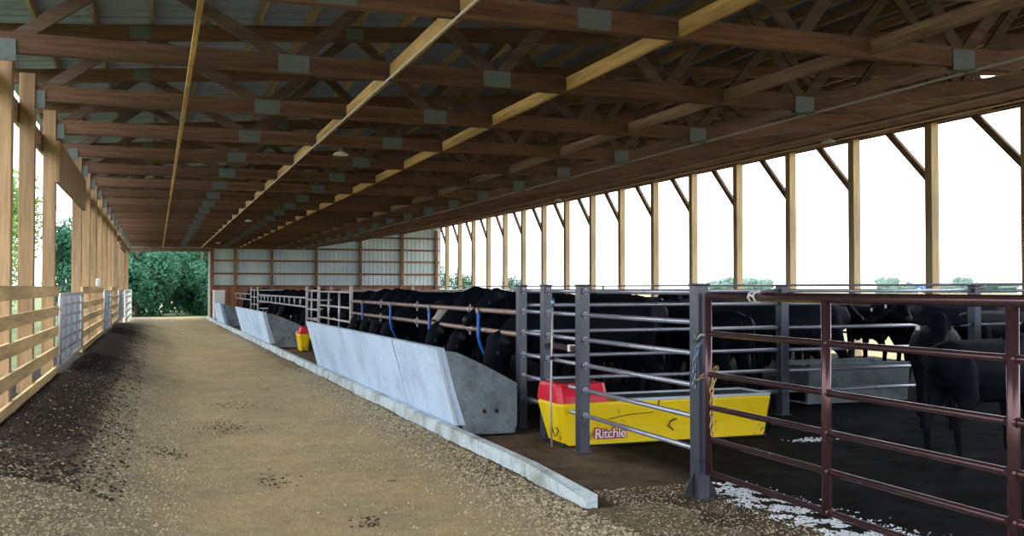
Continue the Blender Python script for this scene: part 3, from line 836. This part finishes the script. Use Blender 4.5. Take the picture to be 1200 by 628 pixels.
# ------------------------------------------------------------------ waterers
def waterer(x, y, label, rz=0, full=True, W=.62):
    root = empty('waterer', (x, y, 0), rz); tag(root, label, 'waterer', 'yellow and red cattle waterers')
    L = 2.5 if full else 1.4
    bm = B(); box(bm, (L/2+.02, W/2, .01), (L-.1, W-.16, .05), bev=.015); obj('base', bm, M['black'], root)
    def hull(bm, x0, x1, z0, z1, ins0, ins1, slope0=0., mi=0):
        vs = []
        for z, ins, sl in ((z0, ins0, slope0), (z0+(z1-z0)*.35, ins0*.75+ins1*.25, slope0*.6), (z1-.03, ins1, 0), (z1, ins1+.012, .012)):
            vs.append([bm.verts.new(p) for p in ((x0+sl+.05, ins, z), (x1-sl*.4-.05, ins, z), (x1-sl*.4, ins+.05, z), (x1-sl*.4, W-ins-.05, z), (x1-sl*.4-.05, W-ins, z), (x0+sl+.05, W-ins, z), (x0+sl, W-ins-.05, z), (x0+sl, ins+.05, z))])
        for a, b in zip(vs, vs[1:]):
            for k in range(8): bm.faces.new((a[k], a[(k+1)%8], b[(k+1)%8], b[k]))
        bm.faces.new(list(reversed(vs[0]))); bm.faces.new(vs[-1])
        bmesh.ops.recalc_face_normals(bm, faces=bm.faces[:])
    bm = B(); hull(bm, 0, L, .015, .445, .06, 0, .1); obj('trough_body', bm, M['yellow'], root)
    bm = B()
    for a, b in (((.66, .03), (L-.03, .03)), ((.66, W-.03), (L-.03, W-.03)), ((L-.03, .03), (L-.03, W-.03))):
        beam(bm, (a[0], a[1], .455), (b[0], b[1], .455), .05, .03, .006)
    obj('trough_rim', bm, M['rim'], root)
    bm = B(); box(bm, ((.66+L)/2, W/2, .447), (L-.75, W-.12, .01)); obj('water_surface', bm, M['black'], root)
    bm = B(); hull(bm, -.005, .55, .446, .63, -.004, .05, 0)
    obj('red_cover', bm, M['red'], root)
    bm = B(); box(bm, (.28, W/2, .636), (.36, W*.55, .018), bev=.008); obj('cover_lid', bm, M['brown'], root)
    if full:
        for nm, mt, off, dy in (('logo_outline', 'logo_purple', .012, .0), ('logo_lettering', 'logo_white', .0, -.004)):
            cu = bpy.data.curves.new(nm, 'FONT'); cu.body = 'Ritchie'; cu.size = .14; cu.extrude = .002; cu.offset = off; cu.space_character = .92
            tmp = bpy.data.objects.new('tmp', cu); COL.objects.link(tmp)
            dg = bpy.context.evaluated_depsgraph_get(); dg.update()
            me = bpy.data.meshes.new_from_object(tmp.evaluated_get(dg)); bpy.data.objects.remove(tmp)
            me.materials.clear(); me.materials.append(M[mt]); t = link(bpy.data.objects.new(nm, me), root)
            t.location = (.40, .036+dy, .08); t.rotation_euler = (R(90+6), 0, 0)
        bm = B()
        tube(bm, [(1.12, .0, .44), (1.1, -.004, .38), (1.13, .0, .34), (1.16, .0, .33)], .006, 6)
        tube(bm, [(.55, .01, .27), (.8, .004, .31), (1.05, .002, .32)], .004, 6)
        tube(bm, [(1.3, .025, .12), (1.24, .02, .17), (1.26, .015, .22), (1.33, .015, .24)], .007, 6)
        obj('scuff_mark', bm, M['black'], root)
    return root
waterer(3.76, 9.02, 'large yellow cattle waterer with red cover in the near pen fence')
waterer(3.62, 24.7, 'small distant yellow waterer with red cover beyond the nearest bunk', rz=R(85), full=False, W=.32)
root = empty('float_rod', (3.70, 9.06, 0)); tag(root, 'thin upright grey rod with blue tip before the red waterer cover', 'rod')
bm = B(); tube(bm, [(0, 0, .02), (-.01, 0, .45), (.0, 0, .95), (.01, 0, 1.42)], .011, 8); obj('rod_shaft', bm, M['galv'], root)
bm = B(); tube(bm, [(.01, 0, 1.4), (.01, 0, 1.5)], .017, 8); obj('rod_tip', bm, M['chain'], root)
bm = B(); tube(bm, [(0, 0, .22), (.03, -.01, .12), (.07, -.01, .17), (.05, 0, .21)], .007, 6); tube(bm, [(-.015, 0, .9), (.02, 0, .9)], .02, 8); obj('rod_hook', bm, M['black'], root)
root = empty('cross_tube', (XFN+.04, 8.83, .99)); tag(root, 'brown square tube with white tip beside the upright grey rod', 'tube')
bm = B(); box(bm, (0, .42, 0), (.055, .84, .055), bev=.004); obj('tube_body', bm, M['brown'], root)
bm = B(); box(bm, (-.005, .28, 0), (.07, .05, .07), bev=.004); obj('tube_tip', bm, M['white'], root)
# low concrete trough deeper in the pen
root = empty('concrete_trough', (8.4, 11.3, 0)); tag(root, 'low grey concrete trough inside the dark pen', 'trough')
bm = B(); prism(bm, [(0, 0), (.7, 0), (.76, .55), (.66, .55), (.6, .2), (.1, .2), (.04, .55), (-.06, .55)], 'x', 0, 1.7); obj('trough_walls', bm, M['bunk_shaded'], root)
for xx in (0, 1.6):
    bm = B(); box(bm, (xx+.05, .35, .27), (.1, .62, .5), bev=.01); obj('end_wall', bm, M['bunk_shaded'], root)

# ------------------------------------------------------------------ cattle
def ell(bm, c, r):
    mat = Matrix.Translation(c) @ Matrix.Diagonal((r[0], r[1], r[2], 1))
    bmesh.ops.create_icosphere(bm, subdivisions=2, radius=1.0, matrix=mat)
def chainp(bm, pts, step=.045):
    for (p, q) in zip(pts, pts[1:]):
        a, b = Vector(p[:3]), Vector(q[:3]); n = max(1, int((b-a).length/step))
        for k in range(n+1):
            t = k/n; c = a.lerp(b, t); ry = p[3]+(q[3]-p[3])*t; rz = p[4]+(q[4]-p[4])*t
            ell(bm, c, (max(min(ry, rz), .02), ry, rz))
def cow_mesh(name, pose):
    bm = B()
    chainp(bm, [(-.88,0,1.14,.17,.17), (-.66,0,1.08,.27,.29), (-.2,0,1.0,.33,.37), (.2,0,.99,.33,.38), (.52,0,1.03,.26,.35), (.66,0,1.06,.2,.28)], .07)
    chainp(bm, [(.3,0,1.33,.07,.07), (.52,0,1.36,.09,.08), (.66,0,1.3,.09,.08)])
    for s in (-1, 1):
        fx = .03*s if pose != 'walk' else .12*s
        chainp(bm, [(.48,.17*s,.95,.12,.2), (.47+fx,.17*s,.72,.085,.1), (.49+fx,.165*s,.42,.055,.06), (.49+fx,.165*s,.38,.05,.05), (.49+fx*1.3,.165*s,.13,.04,.045), (.52+fx*1.3,.165*s,.045,.055,.045)], .04)
        chainp(bm, [(-.66,.17*s,1.0,.14,.24), (-.62-fx,.19*s,.75,.11,.14), (-.72-fx,.19*s,.58,.07,.09), (-.82-fx,.18*s,.47,.055,.06), (-.78-fx,.18*s,.14,.042,.045), (-.74-fx,.18*s,.045,.057,.045)], .04)
    if pose == 'down':
        neck = [(.6,0,1.12,.19,.26), (.8,0,.98,.15,.22), (.98,0,.83,.12,.17)]; poll = Vector((1.06,0,.82)); muz = Vector((1.2,0,.46))
    elif pose == 'turn':
        neck = [(.6,0,1.14,.19,.26), (.82,.1,1.22,.15,.22), (.98,.24,1.3,.12,.16)]; poll = Vector((1.04,.33,1.36)); muz = Vector((1.1,.68,1.14))
    elif pose == 'turnback':
        neck = [(.6,0,1.14,.19,.26), (.8,-.1,1.22,.15,.22), (.92,-.26,1.28,.12,.16)]; poll = Vector((.98,-.35,1.34)); muz = Vector((1.0,-.7,1.1))
    else:
        neck = [(.6,0,1.14,.19,.26), (.84,0,1.22,.14,.21), (1.02,0,1.3,.12,.16)]; poll = Vector((1.12,0,1.34)); muz = Vector((1.46,0,1.1))
    chainp(bm, neck+[(poll.x, poll.y, poll.z, .12, .13)])
    d = muz-poll
    for t, r1 in ((0,.135), (.1,.135), (.22,.13), (.34,.12), (.46,.108), (.58,.096), (.7,.088), (.82,.085), (.93,.084), (1.0,.076)):
        c = poll+d*t; ell(bm, c-Vector((0,0,.02)), (r1*.95, r1*.95, r1))
    side = d.cross(Vector((0,0,1))).normalized()
    for s in (-1, 1):
        for k in range(7):
            t = k/6; c = poll+side*s*(.11+.19*t)+Vector((0, 0, .04-.03*t)); r1 = .035+.04*math.sin(3.0*min(1,t+.12))
            ell(bm, c-d.normalized()*.03, (max(.028,r1*.55), .034, r1))
    ell(bm, poll-d*.05+Vector((0,0,.07)), (.08,.08,.07))
    chainp(bm, [(-.98,0,1.27,.04,.05), (-1.06,0,1.15,.03,.04), (-1.08,0,.8,.026,.026), (-1.07,0,.5,.045,.05), (-1.07,0,.38,.03,.03)], .03)
    chainp(bm, [(.85,0,.78,.04,.08),(.5,0,.66,.08,.09)] if pose != 'down' else [(.7,0,.72,.04,.06),(.5,0,.66,.08,.09)], .05)
    if pose != 'walk': chainp(bm, [(-.45,0,.7,.12,.09), (-.3,0,.68,.12,.09)], .05)
    me0 = bpy.data.meshes.new('tmp'); bm.to_mesh(me0); bm.free()
    o = bpy.data.objects.new('tmp', me0); COL.objects.link(o)
    m1 = o.modifiers.new('r', 'REMESH'); m1.mode = 'VOXEL'; m1.voxel_size = .022
    m2 = o.modifiers.new('s', 'SMOOTH'); m2.iterations = 6; m2.factor = .5
    dg = bpy.context.evaluated_depsgraph_get(); dg.update()
    me = bpy.data.meshes.new_from_object(o.evaluated_get(dg)); me.name = name
    bpy.data.objects.remove(o); bpy.data.meshes.remove(me0)
    for p in me.polygons: p.use_smooth = True
    me.materials.clear(); me.materials.append(M['hide'])
    return me, poll, muz, side
POSE = {p: cow_mesh('cow_'+p, p) for p in ('down', 'level', 'turn', 'turnback', 'walk')}
face_mesh = POSE['level'][0].copy(); face_mesh.materials.clear(); face_mesh.materials.append(M['hide_face'])
parts_cache = {}
def cow_parts(pose):
    if pose in parts_cache: return parts_cache[pose]
    me, poll, muz, side = POSE[pose]; d = (muz-poll)
    out = []
    for s in (-1, 1):
        bm = B(); c = poll+d*.3+side*s*.115+Vector((0,0,.03)); ell(bm, c, (.02,.02,.02)); out.append(('eye', bm, 'black'))
    bm = B(); ell(bm, muz+d*.03-Vector((0,0,.0)), (.06,.06,.055)); out.append(('nose', bm, 'black'))
    bm = B(); c = poll+side*.24+Vector((0,0,-.02))+d.normalized()*.04; box(bm, c, (.02,.05,.06), bev=.006); out.append(('ear_tag', bm, 'white'))
    res = []
    for n, bm, mt in out:
        m = bpy.data.meshes.new(n); bm.to_mesh(m); bm.free(); m.materials.append(M[mt]); res.append((n, m))
    parts_cache[pose] = res; return res
def cow(x, y, ang, s, pose, label, group, mesh=None, tags=True):
    o = bpy.data.objects.new('cow', mesh or POSE[pose][0]); o.location = (x, y, 0); o.rotation_euler = (0, 0, R(ang))
    o.scale = (s, s*random.uniform(.95, 1.08), s); link(o); tag(o, label, 'cow', group)
    for n, m in cow_parts(pose):
        if n == 'ear_tag' and not tags: continue
        c = bpy.data.objects.new(n, m); link(c, o)
    return o
i = 0; y = 11.2
while y < 20.4:
    face = abs(y-15.9) < .4
    if abs(y-14.8) < .1 or abs(y-16.6) < .1: y += .9; continue
    pose = 'level' if face else ('down' if random.random() < .8 else 'level')
    s = random.uniform(1.06, 1.14)
    if face: lab = 'black cow with white patch on its face, looking over the nearest bunk'
    elif pose == 'down': lab = 'black cow feeding, head down, %s from near end of nearest bunk' % ORD[i]
    else: lab = 'black cow, head up, %s from near end of nearest bunk' % ORD[i]
    cow(5.0+random.uniform(-.05, .12) + (.3 if face else (.35 if pose != 'down' else 0)), y, 180+random.uniform(-3, 3)+(32 if face else 0), s*(.9 if face else 1), pose, lab, 'cattle at the nearest bunk', face_mesh if face else None, tags=False)
    y += .9; i += 1
i = 0; y = 21.2
while y < 53:
    if 23.9 < y < 26.4: y = 26.5
    if 26.9 < y < 28: y = 28.1
    if 40.8 < y < 42: y = 42.2
    pose = 'down' if random.random() < .7 else 'level'
    cow(5.15+random.uniform(-.1, .2)+(.6 if pose != 'down' else (.3 if (y < 26.4 or 34.4 < y < 41.6 or y > 46.2) else 0)), y, 180+random.uniform(-10, 10), random.uniform(1.0, 1.1), pose,
        'black cow along the fence past the nearest bunk, %s outward' % ORD[i], 'cattle far along the alley fence', tags=False)
    y += 1.32; i += 1
far = [(8.0,13.2,20),(10.2,12.6,200),(12.6,12.9,165),(9.0,15.2,95),(11.4,15.0,10),(13.6,15.6,80),(7.6,16.8,170),(9.8,17.6,30),(12.2,17.9,190),
       (14.0,18.9,100),(8.2,19.6,0),(10.6,20.4,75),(12.9,21.6,15),(8.6,22.9,140),(11.2,23.6,185),(7.9,30,40),(10.5,32,170),(13,30.5,90),(9,35,10),(12,36,200),(8.2,45,20),(11.5,46,150)]
extra = [(6.9,12.4,95),(9.0,12.0,175),(11.6,11.6,5),(14.0,12.0,110),(14.1,14.2,80),(7.0,14.6,70),(12.0,14.1,185),(10.0,14.0,15),(6.9,18.6,100),(13.9,17.0,95),(10.0,16.2,170),(10.1,19.1,10),(12.4,19.8,170),(14.2,20.8,90),(7.0,21.0,80),(14.2,23.0,100),(9.5,22.0,20),(12.9,24.6,160),(7.2,25.0,170)]
far += extra
def relax(items, fixed, xmin, xmax, bands, it=160, D=.86):
    P = [list(v) for v in items]
    def pts(v, s=1):
        c, q = math.cos(R(v[2])), math.sin(R(v[2])); return [(v[0]+t*c, v[1]+t*q) for t in (-.78, -.4, 0, .4, .8, 1.12)]
    F = [pts(v) for v in fixed]
    for _ in range(it):
        for a in range(len(P)):
            A = pts(P[a]); mx = my = 0
            for b in list(range(len(P)))+[-1-k for k in range(len(F))]:
                if b == a: continue
                Q = F[-1-b] if b < 0 else pts(P[b])
                if abs(Q[2][0]-A[2][0]) > 2.6 or abs(Q[2][1]-A[2][1]) > 2.6: continue
                for p in A:
                    for q in Q:
                        dx, dy = p[0]-q[0], p[1]-q[1]; d = math.hypot(dx, dy)
                        if d < D: k = (D-d)/max(d, .05)*.06; mx += dx*k; my += dy*k
            P[a][0] += max(-.15, min(.15, mx)); P[a][1] += max(-.15, min(.15, my))
            A = pts(P[a]); lo, hi = bands[a]
            P[a][0] += max(0, xmin-min(p[0] for p in A))-max(0, max(p[0] for p in A)-xmax)
            P[a][1] += max(0, lo+.45-min(p[1] for p in A))-max(0, max(p[1] for p in A)-hi+.45)
    return [tuple(v) for v in P]
bands = [(10.5, 27.4) if v[1] < 27.4 else ((27.4, 41.4) if v[1] < 41.4 else (41.4, 54)) for v in far]
far = relax(far, [(5.1, 11.2+.9*k, 180) for k in range(15)]+[(9.3, 11.7, 0)], 6.95, 14.7, bands, it=260, D=.92)
base_near = 1
for i, (x, y, a) in enumerate(far):
    pose = ['level','down','turn','walk','turnback'][i % 5]
    cow(x, y, a, random.uniform(.92, 1.04), pose, 'black cow loose in the pens beyond the near cross fence, %s' % ORD[i], 'cattle loose in the pen')
near = [(8.55,9.1,229,.9,'level','black heifer facing the camera with ears out in the near pen'),
        (7.4,7.2,8,.82,'level','black calf standing side on in front of the heifer facing the camera'),
        (10.2,7.7,12,.92,'level','black cow side on at the right edge behind the maroon gate'),
        (10.95,9.45,183,.9,'down','black cow with lowered head right of the heifer facing the camera'),
        (12.5,7.5,20,.92,'walk','black cow walking at the back of the near pen'),
        (14.3,8.6,92,.88,'level','black cow standing beside the back of the near cross fence'),
        (11.5,5.6,60,.95,'walk','black cow near the open side, right of the maroon gate posts')]
for x, y, a, s, p, lab in near: cow(x, y, a, s, p, lab, 'cattle in the near pen')

# ------------------------------------------------------------------ trees
def crown(name, n, rad, leaf, seed, clusters=14):
    rnd = random.Random(seed); bm = B()
    cl = []
    for k in range(clusters):
        v = Vector((rnd.gauss(0,1), rnd.gauss(0,1), rnd.gauss(0,1))).normalized()*rnd.uniform(.35, .8)
        cl.append((Vector((v.x*rad[0], v.y*rad[1], v.z*rad[2])), rnd.uniform(.3, .5)))
    for i in range(n):
        c, r = rnd.choice(cl)
        v = Vector((rnd.gauss(0,1), rnd.gauss(0,1), rnd.gauss(0,1))).normalized()*r*rnd.uniform(.7, 1.05)
        p = c+Vector((v.x*rad[0], v.y*rad[1], v.z*rad[2]))
        nrm = (v.normalized()+Vector((rnd.gauss(0,.6), rnd.gauss(0,.6), rnd.gauss(0,.6)))).normalized()
        a = nrm.cross(Vector((rnd.random()-.5, rnd.random()-.5, rnd.random()-.5))).normalized(); b = nrm.cross(a); s = leaf*rnd.uniform(.6, 1.4)
        bm.faces.new([bm.verts.new(q) for q in (p-a*s, p-b*s*.55, p+a*s, p+b*s*.55)])
    me = bpy.data.meshes.new(name); bm.to_mesh(me); bm.free(); return me
CR = [crown('foliage', 12000, (3.6,3.6,4.2), .17, 3), crown('foliage', 12000, (3.2,3.4,3.8), .17, 5, 18), crown('foliage', 4200, (3.4,3.4,4.0), .13, 8, 16)]
def trunk_mesh(h):
    bm = B(); tube(bm, [(0,0,-.3), (.05,0,h*.3), (-.08,.05,h*.6), (0,0,h)], [.24,.19,.14,.08], 9)
    for k in range(5):
        a = k*1.3; z = h*(.45+.1*k)
        tube(bm, [(0,0,z), (.9*math.cos(a), .9*math.sin(a), z+.9), (1.9*math.cos(a), 1.9*math.sin(a), z+1.5)], [.09,.06,.03], 6)
    me = bpy.data.meshes.new('trunk'); bm.to_mesh(me); bm.free(); me.materials.append(M['bark']); return me
TM = trunk_mesh(6.5)
cm = {}
def tree(x, y, s, mk, label, group, k=0, z0=-.14, cz=6.0):
    root = empty('tree', (x, y, z0), random.uniform(0, 6)); tag(root, label, 'tree', group); root.scale = (s, s, s)
    if (k, mk) not in cm:
        me = CR[k].copy(); me.materials.clear(); me.materials.append(M[mk]); cm[(k, mk)] = me
    f = bpy.data.objects.new('foliage', cm[(k, mk)]); f.location = (0, 0, cz); link(f, root)
    t = bpy.data.objects.new('trunk', TM); link(t, root)
for i, (x, y, s, cz) in enumerate(((-4.2,73,.9,3.4),(-1.1,62,.72,2.7),(2.6,64,.75,2.9),(6.6,66,.8,3.1),(.6,69.5,1.0,3.8),(5.0,74,1.1,4.2),(10.2,70,.9,3.2))):
    tree(x, y, s, 'leaf_dark', 'dense teal green tree beyond the far doorway, %s of seven' % ORD[i], 'trees beyond the far doorway', i % 2, cz=cz)
for i, (x, y, s) in enumerate(((-6.6,45,.85),(-10.5,66,1.15),(-4.9,34,.42),(-19,60,1.1))):
    tree(x, y, s, 'leaf', 'bright green tree beyond the left side, %s of four' % ORD[i], 'trees beyond the left side', 2, cz=5.2)
for i, (x, y, s) in enumerate(((21.3,70,.42),(27.5,76,.4),(23.5,84,.5))):
    tree(x, y, s, 'leaf_dark', 'small green tree outside the far right corner, %s of three' % ORD[i], 'trees outside the far right corner', 2, cz=4.2)
# distant treeline on the right horizon
def dist(px, d, w_, h_, label):
    # px: bearing column converted to an azimuth; the tree clump stands d metres away
    az = R(19.9)+math.atan((px-600)/1150); x = d*math.sin(az); y = d*math.cos(az)
    root = empty('distant_trees', (x, y, -.14)); tag(root, label, 'trees', 'hazy trees on the right horizon')
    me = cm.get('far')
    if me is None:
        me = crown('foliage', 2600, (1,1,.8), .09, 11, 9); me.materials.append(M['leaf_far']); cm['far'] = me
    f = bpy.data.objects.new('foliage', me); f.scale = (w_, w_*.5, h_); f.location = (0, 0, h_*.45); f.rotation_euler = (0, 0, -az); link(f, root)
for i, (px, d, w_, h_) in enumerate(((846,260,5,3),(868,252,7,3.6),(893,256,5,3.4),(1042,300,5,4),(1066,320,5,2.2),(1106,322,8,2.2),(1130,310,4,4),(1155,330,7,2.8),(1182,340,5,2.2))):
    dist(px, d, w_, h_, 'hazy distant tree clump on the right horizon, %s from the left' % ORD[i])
root = empty('slanted_bar', (300*math.sin(R(19.9)+math.atan((1076-600)/1150)), 300*math.cos(R(19.9)+math.atan((1076-600)/1150)), -.14), R(-45)); tag(root, 'slanting blue conveyor on the distant horizon', 'bar')  # blue horizon shape of unsettled identity, drawn as a slanted tube on legs
bm = B(); tube(bm, [(-3, 0, 3.2), (3.2, 0, .9)], .35, 8); obj('bar_tube', bm, M['blue'], root)
bm = B(); tube(bm, [(-.4, 0, 2.2), (-.4, .8, 0)], .12, 6); tube(bm, [(-.4, 0, 2.2), (-.4, -.8, 0)], .12, 6); obj('support_leg', bm, M['blue'], root)
